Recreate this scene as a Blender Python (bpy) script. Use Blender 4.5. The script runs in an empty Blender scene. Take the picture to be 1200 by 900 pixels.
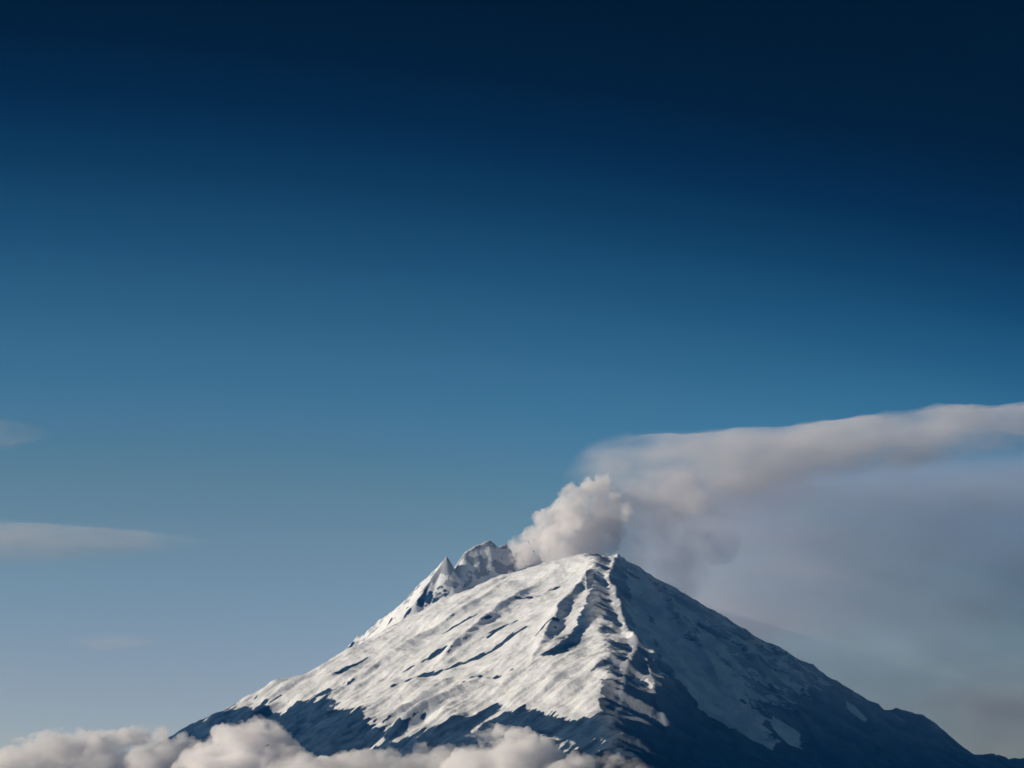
import bpy, bmesh, math, random
import numpy as np

R = math.radians
sc = bpy.context.scene
C = sc.collection

# ------------------------------------------------------------------ camera
F_PX, PITCH, CAM_Z = 1903.0, math.atan((950 - 450) / 1903.0), 30.0     # in pixels of the 1200 x 900 photograph
cam_d = bpy.data.cameras.new('camera')
cam_d.sensor_width = 36
cam_d.lens = 36 * F_PX / 1200
cam_d.clip_start = 1
cam_d.clip_end = 500000
cam = bpy.data.objects.new('camera', cam_d)
cam.location = (0, 0, CAM_Z)
cam.rotation_euler = (math.pi / 2 + PITCH, 0, 0)
C.objects.link(cam)
sc.camera = cam

# ------------------------------------------------------------------ sun, sky, exposure
SUN_EL, SUN_AZ = 14.0, 15.0                 # degrees above the horizon; degrees from due left towards the camera
sun_dir = np.array([-math.cos(R(SUN_EL)) * math.cos(R(SUN_AZ)),
                    -math.cos(R(SUN_EL)) * math.sin(R(SUN_AZ)), math.sin(R(SUN_EL))])
sd = bpy.data.lights.new('sun', 'SUN')
sd.energy = 4.5
sd.angle = R(0.5)
sd.color = (1.0, 0.935, 0.885)
sun = bpy.data.objects.new('sun', sd)
import mathutils
sun.rotation_euler = mathutils.Vector(sun_dir).to_track_quat('Z', 'Y').to_euler()
sun.location = (-3000, -1000, 4000)
C.objects.link(sun)

w = bpy.data.worlds.new('World')
sc.world = w
w.use_nodes = True
nt = w.node_tree
nt.nodes.clear()
N = nt.nodes.new
L = nt.links.new
out = N('ShaderNodeOutputWorld')
bg = N('ShaderNodeBackground')
bg.inputs['Strength'].default_value = 0.12
sky = N('ShaderNodeTexSky')
sky.sky_type = 'NISHITA'
sky.sun_disc = False
sky.sun_elevation = R(SUN_EL)
# blender: rotation 0 puts the sun at +y, turning clockwise seen from above
sky.sun_rotation = math.atan2(sun_dir[0], sun_dir[1])
sky.altitude = 3800
sky.air_density = 1.0
sky.dust_density = 0.6
sky.ozone_density = 2.0
# thin high air: the sky darkens fast with elevation (a graded filter on the sky's own direction)
geo = N('ShaderNodeTexCoord')
sep = N('ShaderNodeSeparateXYZ')
L(geo.outputs['Generated'], sep.inputs[0])
tilt = N('ShaderNodeMath'); tilt.operation = 'MULTIPLY_ADD'      # darker away from the sun
side = N('ShaderNodeMath'); side.operation = 'MULTIPLY_ADD'; side.use_clamp = False
cx = N('ShaderNodeClamp'); cx.inputs['Min'].default_value = -0.4; cx.inputs['Max'].default_value = 0.42
L(sep.outputs['X'], cx.inputs['Value'])
L(cx.outputs[0], side.inputs[0]); side.inputs[1].default_value = 0.36; side.inputs[2].default_value = 0.135
L(cx.outputs[0], tilt.inputs[0]); L(side.outputs[0], tilt.inputs[1])
L(sep.outputs['Z'], tilt.inputs[2])
mr = N('ShaderNodeMapRange')
mr.inputs['From Min'].default_value = 0.0
mr.inputs['From Max'].default_value = 0.5
L(tilt.outputs[0], mr.inputs['Value'])
ramp = N('ShaderNodeValToRGB')
ramp.color_ramp.interpolation = 'CARDINAL'
SKY = [(0, (.96, .81, .85)), (.077, (.98, .82, .84)), (.154, (1.05, .87, .84)), (.231, (1.02, .93, .84)), (.308, (.96, .94, .79)),
       (.385, (.77, .91, .79)), (.462, (.53, .86, .85)), (.538, (.37, .73, .76)), (.615, (.21, .53, .60)), (.692, (.09, .32, .41)),
       (.769, (.03, .14, .22)), (.846, (.008, .045, .09)), (.923, (.003, .008, .02)), (1, (0, 0, .004))]
els = ramp.color_ramp.elements
while len(els) < len(SKY):
    els.new(0.5)
for e, (p, c) in zip(els, SKY):
    e.position = p
    e.color = (c[0] / 1.2, c[1] / 1.2, c[2] / 1.2, 1)
L(mr.outputs[0], ramp.inputs[0])
mul = N('ShaderNodeMix'); mul.data_type = 'RGBA'; mul.blend_type = 'MULTIPLY'
mul.inputs['Factor'].default_value = 1
L(sky.outputs[0], mul.inputs['A']); L(ramp.outputs[0], mul.inputs['B'])
L(mul.outputs['Result'], bg.inputs['Color'])
L(bg.outputs[0], out.inputs[0])

vs = sc.view_settings
sc.display_settings.display_device = 'sRGB'
vs.view_transform = 'Standard'
vs.look = 'None'
vs.exposure = 0
vs.gamma = 1
vs.use_curve_mapping = False
cy = sc.cycles
cy.max_bounces = 24
cy.volume_bounces = 16
cy.volume_step_rate = 0.4
cy.volume_max_steps = 256
cy.transparent_max_bounces = 16
cy.use_denoising = True
sc.cycles.filter_width = 1.6

# ------------------------------------------------------------------ helpers
CT, ST = math.cos(PITCH), math.sin(PITCH)


def at(px, py, Y):
    """the point at distance Y in front of the camera that the photograph shows at pixel px, py (only used to read sizes off the photo)"""
    u, v = (px - 600) / F_PX, (450 - py) / F_PX
    k = Y / (CT - v * ST)
    return np.array([u * k, Y, (ST + v * CT) * k + CAM_Z])


def tag(o, label=None, cat=None, group=None, kind=None):
    for k, val in (('label', label), ('category', cat), ('group', group), ('kind', kind)):
        if val:
            o[k] = val
    return o


_rng = np.random.RandomState(11)
_perm = np.tile(_rng.permutation(256), 4)
_grad = _rng.normal(size=(256, 3))
_grad /= np.linalg.norm(_grad, axis=1)[:, None]


def noise3(x, y, z):
    xi, yi, zi = np.floor(x).astype(int), np.floor(y).astype(int), np.floor(z).astype(int)
    xf, yf, zf = x - xi, y - yi, z - zi
    u, v, t = (f * f * f * (f * (f * 6 - 15) + 10) for f in (xf, yf, zf))
    xi, yi, zi = xi & 255, yi & 255, zi & 255
    res = 0
    for dx in (0, 1):
        for dy in (0, 1):
            for dz in (0, 1):
                h = _perm[_perm[_perm[(xi + dx) & 255] + ((yi + dy) & 255)] + ((zi + dz) & 255)]
                g = _grad[h]
                d = g[..., 0] * (xf - dx) + g[..., 1] * (yf - dy) + g[..., 2] * (zf - dz)
                res = res + d * (u if dx else 1 - u) * (v if dy else 1 - v) * (t if dz else 1 - t)
    return res * 1.5


def fbm(x, y, z, octv=5, gain=0.5, ridged=False, billow=False):
    a, s, tot = 1.0, 0.0, 0.0
    for i in range(octv):
        n = noise3(x, y, z)
        if ridged:
            n = 1 - 2 * np.abs(n)
        elif billow:
            n = 2 * np.abs(n) - 0.5
        s = s + a * n
        tot += a
        a *= gain
        x, y, z = x * 2.03 + 17.3, y * 2.03 + 5.1, z * 2.03 + 9.7
    return s / tot


def sstep(a, b, x):
    t = np.clip((x - a) / (b - a), 0, 1)
    return t * t * (3 - 2 * t)


def grid_mesh(name, X, Y, Z):
    ny, nx = X.shape
    me = bpy.data.meshes.new(name)
    idx = np.arange(nx * ny).reshape(ny, nx)
    q = np.stack([idx[:-1, :-1], idx[:-1, 1:], idx[1:, 1:], idx[1:, :-1]], -1).reshape(-1, 4)
    return fill_mesh(me, np.stack([X, Y, Z], -1).reshape(-1, 3), q)


def fill_mesh(me, co, q):
    n = len(q)
    k = q.shape[1]
    me.vertices.add(len(co))
    me.vertices.foreach_set('co', co.astype(np.float32).ravel())
    me.loops.add(n * k)
    me.loops.foreach_set('vertex_index', q.astype(np.int32).ravel())
    me.polygons.add(n)
    me.polygons.foreach_set('loop_start', np.arange(0, n * k, k, dtype=np.int32))
    me.polygons.foreach_set('use_smooth', np.ones(n, bool))
    me.update()
    me.validate()
    return me


def link(name, me, mat, parent=None):
    o = bpy.data.objects.new(name, me)
    C.objects.link(o)
    if mat:
        me.materials.append(mat)
    o.parent = parent
    return o


# ------------------------------------------------------------------ ground
m = bpy.data.materials.new('dry_plateau')
m.use_nodes = True
n_, l_ = m.node_tree.nodes, m.node_tree.links
bs = n_['Principled BSDF']
bs.inputs['Roughness'].default_value = 0.95
nz = n_.new('ShaderNodeTexNoise')
nz.inputs['Scale'].default_value = 0.002
nz.inputs['Detail'].default_value = 9
tc = n_.new('ShaderNodeTexCoord')
l_.new(tc.outputs['Object'], nz.inputs['Vector'])
cr = n_.new('ShaderNodeValToRGB')
cr.color_ramp.elements[0].position, cr.color_ramp.elements[1].position = 0.3, 0.7
cr.color_ramp.elements[0].color = (0.035, 0.042, 0.03, 1)
cr.color_ramp.elements[1].color = (0.09, 0.085, 0.06, 1)
l_.new(nz.outputs['Fac'], cr.inputs['Fac'])
l_.new(cr.outputs['Color'], bs.inputs['Base Color'])
gx = np.concatenate([[-200000, -60000, -25000], np.linspace(-12000, 12000, 61), [25000, 60000, 200000]])
gy = np.concatenate([[-200000, -60000, -20000], np.linspace(-8000, 22000, 76), [40000, 90000, 200000]])
GX, GY = np.meshgrid(gx, gy)
near = sstep(300, 2500, np.hypot(GX, GY)) * sstep(30000, 9000, np.hypot(GX, GY - 5000))
GZ = near * 60 * fbm(GX / 3000, GY / 3000, GX * 0 + 3.3, 4)
ground = tag(link('ground', grid_mesh('ground', GX, GY, GZ - 2), m), 'dry high plateau stretching under the clouds to the horizon', 'ground', kind='structure')

# ------------------------------------------------------------------ the volcano
xs = np.arange(-4300, 4700, 9.0)
ys = np.concatenate([np.arange(4300, 10900, 9.0), np.arange(10900, 14200, 30.0)])
X, Y = np.meshgrid(xs, ys)
wx = X + 60 * fbm(X / 600, Y / 600, X * 0 + 1.7, 4)
wy = Y + 60 * fbm(X / 600, Y / 600, X * 0 + 8.2, 4)


def plane(px, py, Yd, az, k):
    a = at(px, py, Yd)
    n = (math.cos(R(az)), math.sin(R(az)))
    return a[2] - k * ((wx - a[0]) * n[0] + (wy - a[1]) * n[1])


def smin(a, b, k):
    h = np.clip(0.5 + 0.5 * (b - a) / k, 0, 1)
    return b * (1 - h) + a * h - k * h * (1 - h)


cap = at(640, 660, 9990)[2] + 0.10 * (wx - at(655, 660, 9990)[0]) + 0 * wx
fA = plane(596, 664, 10250, 180, 0.54)
fB = plane(640, 659, 9960, -142, 0.58)
fC = plane(724, 656, 9960, -37, 0.63)
fD = plane(738, 668, 10150, 3, 0.675)
fE = plane(650, 660, 10800, 90, 0.60)
lefty = sstep(-60, 60, smin(fC, fD, 40) - smin(fA, fB, 40))      # 1 on the sunlit side of the spine
H = smin(smin(fA, fB, 160), smin(fC, fD, 160), 45)
H = smin(smin(H, fE, 100), cap, 30)
VX, VY = at(655, 660, 10280)[:2]
rv = np.hypot(wx - VX, (wy - VY) * 0.95)
H = H - 230 * sstep(270, 60, rv)


def ridge(H, pts, k_pos, k_neg, soft=25.0):
    """raise H to a roof-like ridge along pts (x, y, z); k_pos / k_neg = slopes on its left and right side seen along the line"""
    best = np.full(X.shape, -1e9)
    for a, b in zip(pts[:-1], pts[1:]):
        ax, ay, az = a
        ex, ey, ez = b - a
        ll = ex * ex + ey * ey
        t0 = ((wx - ax) * ex + (wy - ay) * ey) / ll
        t = np.clip(t0, 0, 1)
        qx, qy = wx - (ax + t * ex), wy - (ay + t * ey)
        d = np.hypot(qx, qy)
        side = (ex * qy - ey * qx) / math.sqrt(ll)
        kk = np.where(side > 0, k_pos, k_neg)
        kk = kk + (max(k_pos, k_neg, 0.8) - kk) * np.clip(np.abs(t0 - t) * math.sqrt(ll) / np.maximum(d, 1), 0, 1)
        best = np.maximum(best, az + t * ez - kk * d)
    h = np.clip(0.5 + 0.5 * (best - H) / soft, 0, 1)
    return H * (1 - h) + best * h + soft * h * (1 - h)


def on(px, py, lift=0.0):
    """the point of the slope as built so far that the photograph shows at px, py"""
    Ys = np.arange(4400, 10800, 12.0)
    for Yd in Ys:
        p = at(px, py, Yd)
        i, j = int(round((p[0] - xs[0]) / 9)), int(round((Yd - ys[0]) / 9))
        if 0 <= i < len(xs) and 0 <= j < len(ys) and H[j, i] > p[2]:
            return np.array([p[0], p[1], H[j, i] + lift])
    return at(px, py, 10000) + np.array([0, 0, lift])


# far rim: the rocky bluff left of the vent
BLUFF = [(440, 768, 10060), (470, 738, 10130), (490, 708, 10230), (508, 674, 10360), (525, 652, 10420), (536, 668, 10470),
         (548, 648, 10520), (558, 640, 10570), (571, 634, 10620), (582, 642, 10680), (592, 638, 10720), (600, 646, 10750), (610, 645, 10790), (660, 658, 10900)]
H = ridge(H, np.array([at(*p) for p in BLUFF]), 0.6, 1.7, 8)
# the summit knob and the spine that comes down from it towards the camera
H = ridge(H, np.array([at(*p) for p in [(684, 658, 10010), (700, 653, 9985), (722, 650, 9960), (752, 672, 10010), (770, 684, 10060)]]), 0.75, 0.8, 12)
SPINE = [on(*p) for p in [(722, 653, 12), (712, 684, 34), (722, 712, 44), (736, 742, 40), (744, 772, 40), (738, 803, 30), (728, 830, 0)]]
H = ridge(H, np.array(SPINE), 1.0, 0.75, 14)
# ribs of the sunlit flank; each shades a little on its right
for pts, kr in (([(694, 668, 18), (668, 704, 40), (640, 752, 54), (618, 786, 6)], 0.95),
                ([(640, 676, 5), (590, 716, 40), (540, 760, 38), (500, 800, 0)], 0.75),
                ([(585, 695, 0), (520, 738, 30), (450, 786, 36), (400, 822, 0)], 0.7),
                ([(480, 742, 0), (420, 782, 24), (360, 822, 26)], 0.7),
                ([(620, 790, 0), (560, 815, 34), (520, 842, 38), (480, 868, 10)], 0.9),
                ([(560, 778, 0), (500, 820, 30), (450, 858, 32)], 0.85)):
    H = ridge(H, np.array([on(*p) for p in pts]), 0.62, kr, 16)
# right skyline with its low shoulder
H = ridge(H, np.array([at(*p) for p in [(820, 728, 10150), (870, 758, 10150), (930, 795, 10150), (1005, 840, 10150), (1018, 843, 10150), (1030, 836, 10130), (1052, 834, 10120),
                                        (1078, 845, 10110), (1110, 867, 10110), (1145, 884, 10110), (1200, 897, 10110), (1290, 923, 10110)]]), 0.75, 0.62, 10)
# ribs of the shaded flank
for pts in ([(775, 690, 4), (800, 740, 24), (840, 800, 26), (872, 858, 10)],
            [(840, 735, 0), (885, 790, 22), (935, 850, 24), (960, 890, 10)],
            [(920, 780, 0), (985, 835, 18), (1040, 880, 14)],
            [(752, 790, 0), (770, 830, 24), (790, 880, 20)]):
    H = ridge(H, np.array([on(*p) for p in pts]), 0.75, 0.7, 18)


def gauss(px, py, rx, ry):
    c = on(px, py)
    return np.exp(-((X - c[0]) / rx) ** 2 - ((Y - c[1]) / ry) ** 2)


# the hollow beside the spine
H = H - 55 * gauss(690, 745, 110, 330)

# gullies running down the fall line, ridged crests between them
top = np.maximum(at(640, 660, 9990)[2] - H, 0)
dn = np.clip(top / 800, 0, 1.4)
cB = wx * math.cos(R(-50)) + wy * math.sin(R(-50))
lB = wx * math.cos(R(-140)) + wy * math.sin(R(-140))
cC = wx * math.cos(R(62)) + wy * math.sin(R(62))
lC = wx * math.cos(R(-28)) + wy * math.sin(R(-28))


def gull(sc_, ln, seed, o=5):
    gB = fbm(cB / sc_, lB / ln, X * 0 + seed, o, 0.55, ridged=True)
    gC = fbm(cC / sc_, lC / ln, X * 0 + seed + 3, o, 0.55, ridged=True)
    return gC + (gB - gC) * lefty


gul = gull(520, 3800, 4.4)
gul2 = gull(190, 1700, 7.9, 4)
outer = sstep(0, 90, top)
H = H + outer * (44 * dn + 10) * (gul - 0.35) + outer * (26 * dn + 14) * (0.25 + 1.7 * sstep(-0.35, 0.45, fbm(X / 420, Y / 620, X * 0 + 31.0, 3))) * (gul2 - 0.3)
gul3 = gull(62, 420, 2.9, 4)
H = H + outer * (4 + 5 * (1 - lefty)) * (gul3 - 0.3)
gul4 = gull(900, 1500, 21.4, 3)
H = H + outer * 34 * (gul4 - 0.3)
rough = fbm(X / 330, Y / 330, H / 330, 6, 0.5)
H = H + 46 * rough * (0.4 + 0.6 * outer)
crag = fbm(X / 120, Y / 120, H / 160, 5, 0.6, ridged=True)
H = H + (5 + 14 * (1 - lefty) + 7 * np.exp(-(top / 70) ** 2)) * (crag - 0.3)
H = np.where(H < 160, 160 - (160 - H) * 0.45, H)
H = np.maximum(H, -30)

# where snow lies: above an uneven snow line, not on the steepest rock
gyv, gxv = np.gradient(H, ys, xs)
slope = np.hypot(gxv, gyv)
blur = H.copy()
for _ in range(3):
    blur[1:-1, 1:-1] = (blur[1:-1, 1:-1] * 2 + blur[:-2, 1:-1] + blur[2:, 1:-1] + blur[1:-1, :-2] + blur[1:-1, 2:]) / 6
conc = np.clip((blur - H) / 6, -1, 1)                       # hollows keep their snow
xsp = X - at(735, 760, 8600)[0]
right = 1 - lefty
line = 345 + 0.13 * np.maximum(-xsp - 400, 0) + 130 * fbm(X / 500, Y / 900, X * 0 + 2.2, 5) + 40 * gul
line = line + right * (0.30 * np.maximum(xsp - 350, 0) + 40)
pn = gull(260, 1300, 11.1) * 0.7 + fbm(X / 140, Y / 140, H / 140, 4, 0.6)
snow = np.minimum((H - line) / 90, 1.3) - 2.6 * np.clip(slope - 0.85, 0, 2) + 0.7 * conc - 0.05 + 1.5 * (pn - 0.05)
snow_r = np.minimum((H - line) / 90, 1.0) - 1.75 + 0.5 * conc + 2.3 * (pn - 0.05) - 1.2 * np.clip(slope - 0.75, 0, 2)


def trail(pts, w):
    """1 along a line on the slope, fading out over w metres, ragged"""
    P = np.array([on(*p) for p in pts])
    d = np.full(X.shape, 1e9)
    for a, b in zip(P[:-1], P[1:]):
        e = (b - a)[:2]
        t = np.clip(((X - a[0]) * e[0] + (Y - a[1]) * e[1]) / (e @ e), 0, 1)
        d = np.minimum(d, np.hypot(X - a[0] - t * e[0], Y - a[1] - t * e[1]))
    return np.clip(1.25 - d / w + 1.1 * rough + 0.5 * pn + 0.7 * (crag - 0.2), 0, 1.3)


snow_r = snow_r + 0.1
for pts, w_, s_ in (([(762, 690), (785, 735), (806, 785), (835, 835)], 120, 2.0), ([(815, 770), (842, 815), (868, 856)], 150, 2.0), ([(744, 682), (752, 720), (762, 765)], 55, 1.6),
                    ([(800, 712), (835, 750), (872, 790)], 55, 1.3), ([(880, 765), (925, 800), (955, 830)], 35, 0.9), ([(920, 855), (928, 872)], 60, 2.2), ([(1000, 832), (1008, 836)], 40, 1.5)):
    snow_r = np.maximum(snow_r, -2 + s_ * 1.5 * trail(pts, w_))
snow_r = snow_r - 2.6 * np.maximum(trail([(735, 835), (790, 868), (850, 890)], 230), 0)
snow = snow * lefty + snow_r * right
for pts, w_, s_ in (([(704, 690), (692, 718), (676, 742), (656, 766)], 42, 2.3), ([(640, 764), (670, 752)], 30, 1.8), ([(608, 702), (652, 690)], 22, 1.9), ([(560, 770), (612, 738)], 24, 1.8),
                    ([(455, 806), (510, 790), (560, 772)], 26, 1.6), ([(520, 742), (560, 720)], 16, 1.3), ([(325, 842), (360, 853), (400, 864)], 190, 3.6), ([(262, 842), (330, 838)], 60, 2.8),
                    ([(425, 874), (462, 858)], 40, 1.8), ([(512, 864), (540, 846), (566, 836)], 70, 3.4), ([(590, 842), (640, 850), (700, 850)], 65, 3.4), ([(380, 812), (430, 800)], 22, 1.4), ([(692, 668), (690, 690)], 18, 1.6)):
    snow = snow - s_ * trail(pts, w_) * (0.75 + 0.9 * gul3)  # rock outcrops that also paint the shade patches of the sunlit face dark
for pts, w_, s_ in (([(415, 808), (455, 838), (480, 858)], 120, 1.3), ([(500, 815), (540, 830)], 90, 1.0)):
    snow = snow + s_ * trail(pts, w_) * (0.6 + 1.6 * gul2)
for pts, w_, s_ in (([(470, 790), (520, 762)], 18, 1.5), ([(575, 745), (604, 728)], 26, 1.8), ([(630, 742), (652, 726)], 20, 1.5), ([(540, 800), (600, 785)], 14, 1.2), ([(395, 790), (430, 772)], 16, 1.2)):
    snow = snow - s_ * trail(pts, w_) * (0.6 + 1.2 * gul3)
bl = ridge(np.full(X.shape, -1e5), np.array([at(*p) for p in BLUFF]), 0.6, 1.7, 8) > H - 14
snow = np.where(bl & (wx < at(640, 650, 10500)[0]), snow - 0.55 + 1.0 * gul2 + 0.9 * pn, snow)  # rocky bluff, snow thinned so that its colour carries the shade
snow = np.clip(0.5 + np.clip(snow, -2, 2) * 0.5, 0, 1)

shade_lift = np.clip(0.44 * sstep(120, 800, H) * right * (0.75 + 1.1 * rough + 0.5 * gul2) + 0.42 * bl * (wx < at(640, 650, 10500)[0]), 0, 0.75)  # fill light put into the rock colour of the shaded flank and the bluff
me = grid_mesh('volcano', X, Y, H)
at_ = me.attributes.new('shade_lift', 'FLOAT', 'POINT')
at_.data.foreach_set('value', shade_lift.astype(np.float32).ravel())
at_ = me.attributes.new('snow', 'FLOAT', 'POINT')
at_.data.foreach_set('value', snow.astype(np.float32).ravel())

m = bpy.data.materials.new('snow_and_rock')
m.use_nodes = True
n_, l_ = m.node_tree.nodes, m.node_tree.links
bs = n_['Principled BSDF']
av = n_.new('ShaderNodeAttribute'); av.attribute_name = 'snow'
tc = n_.new('ShaderNodeTexCoord')
nz = n_.new('ShaderNodeTexNoise')
nz.inputs['Scale'].default_value = 0.03
nz.inputs['Detail'].default_value = 8
nz.inputs['Roughness'].default_value = 0.65
l_.new(tc.outputs['Object'], nz.inputs['Vector'])
ma = n_.new('ShaderNodeMath'); ma.operation = 'MULTIPLY_ADD'
l_.new(nz.outputs['Fac'], ma.inputs[0]); ma.inputs[1].default_value = 0.9
sub = n_.new('ShaderNodeMath'); sub.operation = 'SUBTRACT'
l_.new(av.outputs['Fac'], sub.inputs[0]); sub.inputs[1].default_value = 0.45
l_.new(sub.outputs[0], ma.inputs[2])
sr = n_.new('ShaderNodeMapRange'); sr.interpolation_type = 'SMOOTHSTEP'
sr.inputs['From Min'].default_value, sr.inputs['From Max'].default_value = 0.34, 0.62
l_.new(ma.outputs[0], sr.inputs['Value'])
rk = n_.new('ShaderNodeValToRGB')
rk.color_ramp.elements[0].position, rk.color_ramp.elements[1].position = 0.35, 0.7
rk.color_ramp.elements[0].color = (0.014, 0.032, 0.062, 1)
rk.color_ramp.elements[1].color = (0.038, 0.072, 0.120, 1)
nz2 = n_.new('ShaderNodeTexNoise')
nz2.inputs['Scale'].default_value = 0.012
nz2.inputs['Detail'].default_value = 10
l_.new(tc.outputs['Object'], nz2.inputs['Vector'])
l_.new(nz2.outputs['Fac'], rk.inputs['Fac'])
sn = n_.new('ShaderNodeValToRGB')
sn.color_ramp.elements[0].position, sn.color_ramp.elements[1].position = 0.35, 0.65
sn.color_ramp.elements[0].color = (0.64, 0.665, 0.70, 1)
sn.color_ramp.elements[1].color = (0.77, 0.79, 0.82, 1)
l_.new(nz2.outputs['Fac'], sn.inputs['Fac'])
mx = n_.new('ShaderNodeMix'); mx.data_type = 'RGBA'
ad = n_.new('ShaderNodeAttribute'); ad.attribute_name = 'shade_lift'
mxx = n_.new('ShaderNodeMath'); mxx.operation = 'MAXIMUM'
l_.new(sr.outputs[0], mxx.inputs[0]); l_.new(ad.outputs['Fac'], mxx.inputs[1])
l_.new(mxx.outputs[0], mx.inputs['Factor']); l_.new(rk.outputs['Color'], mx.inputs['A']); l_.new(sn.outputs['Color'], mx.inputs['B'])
l_.new(mx.outputs['Result'], bs.inputs['Base Color'])
bs.inputs['Roughness'].default_value = 0.85
bs.inputs['Specular IOR Level'].default_value = 0.03
bp = n_.new('ShaderNodeBump')
bp.inputs['Strength'].default_value = 0.55
bp.inputs['Distance'].default_value = 14
l_.new(nz.outputs['Fac'], bp.inputs['Height'])
l_.new(bp.outputs[0], bs.inputs['Normal'])
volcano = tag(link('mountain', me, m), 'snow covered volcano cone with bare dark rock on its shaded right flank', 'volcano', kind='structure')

# ------------------------------------------------------------------ clouds and smoke
def vapour(name, col, density, aniso=0.0, grain=0, lo=0.38, hi=0.62, flat=(1, 1, 1)):
    m = bpy.data.materials.new(name)
    m.use_nodes = True
    n_, l_ = m.node_tree.nodes, m.node_tree.links
    n_.clear()
    mo = n_.new('ShaderNodeOutputMaterial')
    pv = n_.new('ShaderNodeVolumePrincipled')
    pv.inputs['Color'].default_value = (*col, 1)
    pv.inputs['Density'].default_value = density
    pv.inputs['Anisotropy'].default_value = aniso
    if grain:                                  # uneven density: tatters at the edges, hollows inside
        tc = n_.new('ShaderNodeTexCoord')
        nz = n_.new('ShaderNodeTexNoise')
        nz.inputs['Scale'].default_value = 1.0 / grain
        nz.inputs['Detail'].default_value = 5
        nz.inputs['Roughness'].default_value = 0.6
        mp = n_.new('ShaderNodeMapping')
        mp.inputs['Scale'].default_value = flat
        l_.new(tc.outputs['Object'], mp.inputs['Vector'])
        l_.new(mp.outputs[0], nz.inputs['Vector'])
        mr = n_.new('ShaderNodeMapRange')
        mr.inputs['From Min'].default_value, mr.inputs['From Max'].default_value = lo, hi
        mr.inputs['To Min'].default_value, mr.inputs['To Max'].default_value = 0.0, density * 2
        l_.new(nz.outputs['Fac'], mr.inputs['Value'])
        l_.new(mr.outputs[0], pv.inputs['Density'])
        m.cycles.volume_step_rate = 1.0
    l_.new(pv.outputs[0], mo.inputs['Volume'])
    return m


def billows(name, balls, voxel, mat, amp=0.3, seed=0.0, parent=None, freq=1.0):
    """one lumpy closed body of vapour grown from overlapping balls (centre, radius in metres)"""
    bm = bmesh.new()
    for c, rad in balls:
        bmesh.ops.create_icosphere(bm, subdivisions=3, radius=rad, matrix=mathutils.Matrix.Translation(mathutils.Vector(c)))
    me = bpy.data.meshes.new(name)
    bm.to_mesh(me)
    bm.free()
    o = bpy.data.objects.new(name, me)
    C.objects.link(o)
    md = o.modifiers.new('remesh', 'REMESH')
    md.mode = 'VOXEL'
    md.voxel_size = voxel
    dg = bpy.context.evaluated_depsgraph_get()
    me2 = bpy.data.meshes.new_from_object(o.evaluated_get(dg))
    o.modifiers.clear()
    o.data = me2
    bpy.data.meshes.remove(me)
    me2.name = name
    n = len(me2.vertices)
    co = np.empty(n * 3, np.float32)
    no = np.empty(n * 3, np.float32)
    me2.vertices.foreach_get('co', co)
    me2.vertices.foreach_get('normal', no)
    co, no = co.reshape(-1, 3).astype(float), no.reshape(-1, 3)
    rad = float(np.mean([b[1] for b in balls]))
    for oc, (f, a) in enumerate(((0.9, 0.55), (2.0, 0.34), (4.3, 0.2))):
        q = co * freq * f / rad + seed + oc * 7.7
        d = fbm(q[:, 0], q[:, 1], q[:, 2], 3, 0.5, billow=True)
        co = co + no * (amp * a * rad * d)[:, None]
    me2.vertices.foreach_set('co', co.astype(np.float32).ravel())
    me2.polygons.foreach_set('use_smooth', np.ones(len(me2.polygons), bool))
    me2.update()
    me2.materials.clear()
    me2.materials.append(mat)
    o.parent = parent
    return o


def drift(name, top, bot, Y0, T, mat, prof, ends, lump=0.35, seed=0.0, lean=0.0, parent=None, n=150, k=44, nsc=420.0, rag=0.0):
    """a drifting sheet of vapour: outline top / bot read off the photo, real depth T (metres) that thins out smoothly to every edge;
    prof = fullness from the upper to the lower edge, ends = fullness along its length"""
    tx, ty = np.array(top, float).T
    bx, by = np.array(bot, float).T
    u = np.linspace(0, 1, n)
    q = np.linspace(0, 1, k)
    px = tx[0] + (tx[-1] - tx[0]) * u
    yt, yb = np.interp(px, tx, ty), np.interp(px, bx, by)
    yt = yt + rag * fbm(px / 60, px * 0 + seed, px * 0, 5, 0.6)
    yb = yb + 2 * rag * fbm(px / 90, px * 0 + seed + 5, px * 0, 5, 0.6)
    P = np.stack([at(px[i], a, Y0 + lean * u[i]) for i in range(n) for a in yt[i] + (yb[i] - yt[i]) * q]).reshape(n, k, 3)
    nz_ = fbm(P[..., 0] / nsc, P[..., 2] / (nsc * 0.5), P[..., 0] * 0 + seed, 5, 0.55)
    f = np.interp(q, *np.array(prof).T)[None, :] * np.interp(u, *np.array(ends).T)[:, None]
    f = f * f * (3 - 2 * f)
    th = T * f * np.clip(1 + lump * 2.2 * nz_, 0.1, 2.5)
    A, B = P.copy(), P.copy()
    A[..., 1] -= th / 2 + 0.3
    B[..., 1] += th / 2 + 0.3
    co = np.concatenate([A.reshape(-1, 3), B.reshape(-1, 3)])
    idx = np.arange(n * k).reshape(n, k)
    f1 = np.stack([idx[:-1, :-1], idx[1:, :-1], idx[1:, 1:], idx[:-1, 1:]], -1).reshape(-1, 4)
    f2 = f1[:, ::-1] + n * k
    rim = np.concatenate([idx[:, 0], idx[-1, 1:], idx[-2::-1, -1], idx[0, -2:0:-1]])
    nx_ = np.roll(rim, -1)
    f3 = np.stack([nx_, rim, rim + n * k, nx_ + n * k], -1)
    me = bpy.data.meshes.new(name)
    fill_mesh(me, co, np.concatenate([f1, f2, f3])[:, ::-1])
    return link(name, me, mat, parent)


def px_balls(lst, Y0, dy=0.0):
    res = []
    for i, (px, py, rp) in enumerate(lst):
        yy = Y0 + dy * math.sin(i * 2.4)
        res.append((at(px, py, yy), rp * yy / F_PX))
    return res


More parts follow.
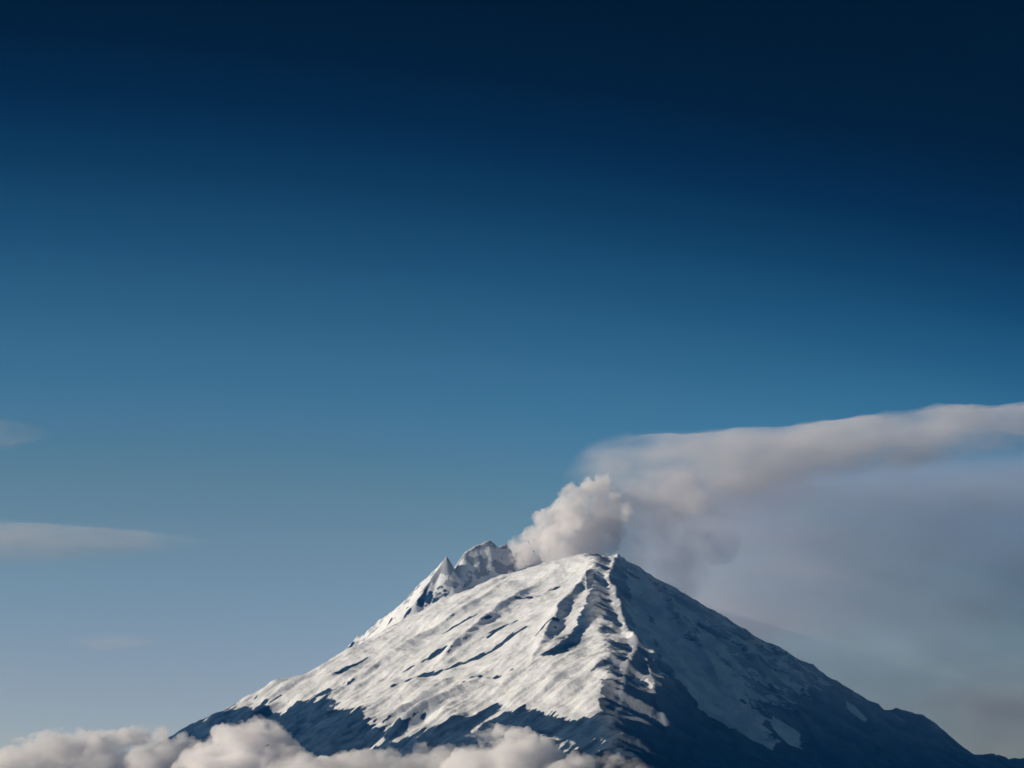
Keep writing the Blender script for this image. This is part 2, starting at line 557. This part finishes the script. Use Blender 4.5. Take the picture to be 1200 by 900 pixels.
cum = vapour('cloud_vapour', (0.996, 0.987, 0.994), 0.019, 0.0, 150, 0.40, 0.60, (0.8, 0.8, 1.25))
thin_cum = vapour('loose_cloud_vapour', (0.996, 0.987, 0.994), 0.010, 0.0, 170, 0.40, 0.60, (0.7, 0.7, 1.4))
GC = 'cumulus clouds lying round the foot of the volcano'
rnd = random.Random(5)


def heap(pts, n, rlo, rhi):
    """ball sizes and places for a cloud whose top follows pts"""
    tx, ty = np.array(pts, float).T
    res = []
    for i in range(n):
        x = tx[0] + (tx[-1] - tx[0]) * (i + rnd.uniform(0.1, 0.9)) / n
        rr = rlo + (rhi - rlo) * rnd.random() ** 2
        res.append((x, float(np.interp(x, tx, ty)) + rr * rnd.uniform(0.9, 1.25) + 3, rr))
    for i in range(n // 2):
        x = tx[0] + (tx[-1] - tx[0]) * (i + 0.5) / (n // 2)
        res.append((x, float(np.interp(x, tx, ty)) + 48, 32))
    return res


CLOUDS = [
    ('low broad cloud filling the bottom left corner, left of the volcano', 8300, 9, thin_cum,
     heap([(-60, 880), (0, 874), (30, 858), (60, 850), (110, 853), (150, 849), (190, 846), (215, 856), (235, 872)], 26, 9, 26)),
    ('rounded cloud puff hiding the left foot of the volcano below its dark rock', 7300, 8, cum,
     heap([(222, 872), (245, 856), (268, 843), (300, 838), (318, 842), (338, 862), (356, 880)], 17, 9, 24)),
    ('flat low stretch of cloud along the bottom edge between the two taller puffs', 6300, 8, thin_cum,
     heap([(330, 880), (370, 880), (410, 876), (450, 874), (490, 866), (525, 868), (550, 880)], 20, 8, 22)),
    ('rounded cloud puff in front of the snow slope below the middle of the volcano', 5900, 8, cum,
     heap([(530, 882), (555, 858), (580, 846), (605, 846), (630, 858), (655, 874), (685, 886)], 17, 9, 22)),
    ('small low cloud at the bottom edge under the dark shaded flank', 5700, 7, thin_cum,
     heap([(668, 886), (690, 880), (715, 877), (740, 884), (775, 898), (800, 906)], 13, 7, 16)),
]
for i, (lab, Y0, vox, mt, bl_) in enumerate(CLOUDS):
    o = billows('cloud', px_balls(bl_, Y0, 130), vox, mt, 0.6, seed=3.1 * i)
    tag(o, lab, 'cloud', GC)

wisp = vapour('cloud_veil_vapour', (0.96, 0.93, 0.94), 0.00042, 0, 420, 0.34, 0.66, (0.35, 0.5, 1.6))
GW = 'thin cloud streaks in the sky left of the volcano'
SOFT = [(0, 0), (0.5, 1), (1, 0)]
tag(drift('cloud_streak', [(-160, 600), (-40, 604), (80, 612), (170, 618), (260, 632)], [(-160, 672), (-40, 668), (80, 664), (170, 656), (260, 640)], 16500, 1000, wisp,
          [(0, 0), (0.3, 1), (0.6, 0.8), (1, 0)], [(0, 0.6), (0.5, 1), (0.8, 0.6), (1, 0)], 0.3, 2.0),
    'long pale pinkish cloud streak halfway down the left edge of the sky', 'cloud', GW)
tag(drift('cloud_streak', [(-120, 480), (0, 486), (40, 494), (70, 503)], [(-120, 540), (0, 532), (40, 524), (70, 510)], 16500, 800, wisp, SOFT, [(0, 0.6), (0.5, 1), (0.8, 0.6), (1, 0)], 0.3, 5.0),
    'short faint cloud streak, uppermost at the left edge of the sky', 'cloud', GW)
tag(drift('cloud_streak', [(60, 744), (120, 738), (200, 744)], [(60, 756), (120, 768), (200, 756)], 16500, 700, wisp, SOFT, [(0, 0), (0.5, 1), (1, 0)], 0.3, 8.0),
    'very faint small cloud streak low over the left cloud bank', 'cloud', GW)
tag(drift('cloud', [(1040, 815), (1110, 775), (1180, 755), (1300, 750)], [(1040, 850), (1110, 880), (1180, 905), (1300, 915)], 16500, 900, vapour('low_cloud_vapour', (0.98, 0.92, 0.95), 0.0006, 0, 420, 0.34, 0.66, (0.35, 0.5, 1.4)), SOFT, [(0, 0), (0.4, 0.8), (0.7, 1), (1, 0.5)], 0.4, 11.0),
    'faint pinkish cloud behind the low right shoulder of the volcano', 'cloud')

# the smoke of the volcano
vent = at(650, 665, 10300)
plume = bpy.data.objects.new('smoke_plume', None)
plume.location = vent
C.objects.link(plume)
tag(plume, 'white and grey smoke plume rising from the crater and drifting off to the right', 'smoke plume', kind='thing')
puffm = vapour('dense_smoke', (0.965, 0.95, 0.95), 0.010, 0.0, 110, 0.38, 0.62)
bandm = vapour('drifting_smoke', (0.96, 0.935, 0.94), 0.0017, 0, 380, 0.32, 0.66, (0.55, 0.8, 1.7))
veilm = vapour('thin_smoke', (0.80, 0.775, 0.87), 0.0007, 0, 700, 0.15, 0.85, (0.5, 0.8, 1.4))
parts = []
parts.append(billows('smoke_column', px_balls([(612, 650, 16), (630, 636, 22), (655, 640, 28), (690, 645, 28), (645, 614, 22), (672, 606, 30), (700, 620, 32), (672, 586, 20), (694, 580, 20),
                                               (712, 588, 19), (728, 602, 15), (705, 572, 13), (655, 596, 12), (630, 618, 9), (603, 640, 9)], 10420, 70), 9, puffm, 0.75, 21.0))
parts.append(billows('grey_smoke', px_balls([(700, 640, 34), (728, 612, 30), (742, 590, 22), (750, 640, 34), (770, 612, 34), (800, 640, 36), (790, 670, 40), (820, 610, 26), (740, 668, 30), (845, 640, 26)], 10560, 90), 14,
                     vapour('grey_smoke', (0.80, 0.82, 0.88), 0.0013, 0.0, 260), 0.6, 27.0))
parts.append(billows('smoke_puff', px_balls([(782, 578, 14), (800, 572, 20), (815, 588, 17), (798, 592, 18)], 10450, 50), 12, vapour('loose_smoke', (0.95, 0.93, 0.93), 0.004), 0.5, 33.0))
parts.append(drift('drifting_smoke', [(655, 548), (690, 515), (730, 505), (800, 504), (900, 499), (1000, 490), (1100, 481), (1200, 476), (1330, 470)],
                   [(655, 590), (690, 640), (730, 660), (800, 655), (900, 615), (1000, 580), (1100, 552), (1200, 533), (1330, 518)], 10500, 900, bandm,
                   [(0, 0), (0.1, 0.7), (0.25, 1), (0.5, 0.72), (0.75, 0.35), (1, 0)], [(0, 0), (0.07, 0.4), (0.2, 0.85), (0.4, 0.95), (0.7, 0.9), (1, 0.8)], 0.45, 14.0, 500, rag=5.0))
parts.append(drift('falling_smoke', [(690, 600), (740, 550), (820, 540), (900, 535), (1000, 524), (1100, 512), (1330, 498)],
                   [(700, 720), (740, 760), (820, 815), (900, 880), (1000, 950), (1100, 1010), (1330, 1110)], 11500, 1500, veilm,
                   [(0, 0), (0.1, 0.6), (0.22, 0.95), (0.55, 1), (0.85, 0.8), (1, 0)], [(0, 0), (0.1, 0.6), (0.25, 1), (1, 1)], 0.25, 18.0, 500, nsc=900))
for p in parts:
    p.parent = plume
    p.matrix_parent_inverse = mathutils.Matrix.Translation(-plume.location)

# ------------------------------------------------------------------ air
m = bpy.data.materials.new('blue_air')
m.use_nodes = True
n_, l_ = m.node_tree.nodes, m.node_tree.links
n_.clear()
mo = n_.new('ShaderNodeOutputMaterial')
pv = n_.new('ShaderNodeVolumePrincipled')
pv.inputs['Color'].default_value = (0.02, 0.28, 0.90, 1)
pv.inputs['Absorption Color'].default_value = (1, 1, 1, 1)
pv.inputs['Density'].default_value = 1.65e-5
l_.new(pv.outputs[0], mo.inputs['Volume'])
bm = bmesh.new()
bmesh.ops.create_cube(bm, size=1)
for v_ in bm.verts:
    v_.co = ((-9000, 9000)[v_.co.x > 0], (-600, 14600)[v_.co.y > 0], (-90, 2760)[v_.co.z > 0])
me = bpy.data.meshes.new('haze')
bm.to_mesh(me)
bm.free()
haze = tag(link('haze', me, m), 'thin blue air between the camera and the volcano', 'haze', kind='stuff')
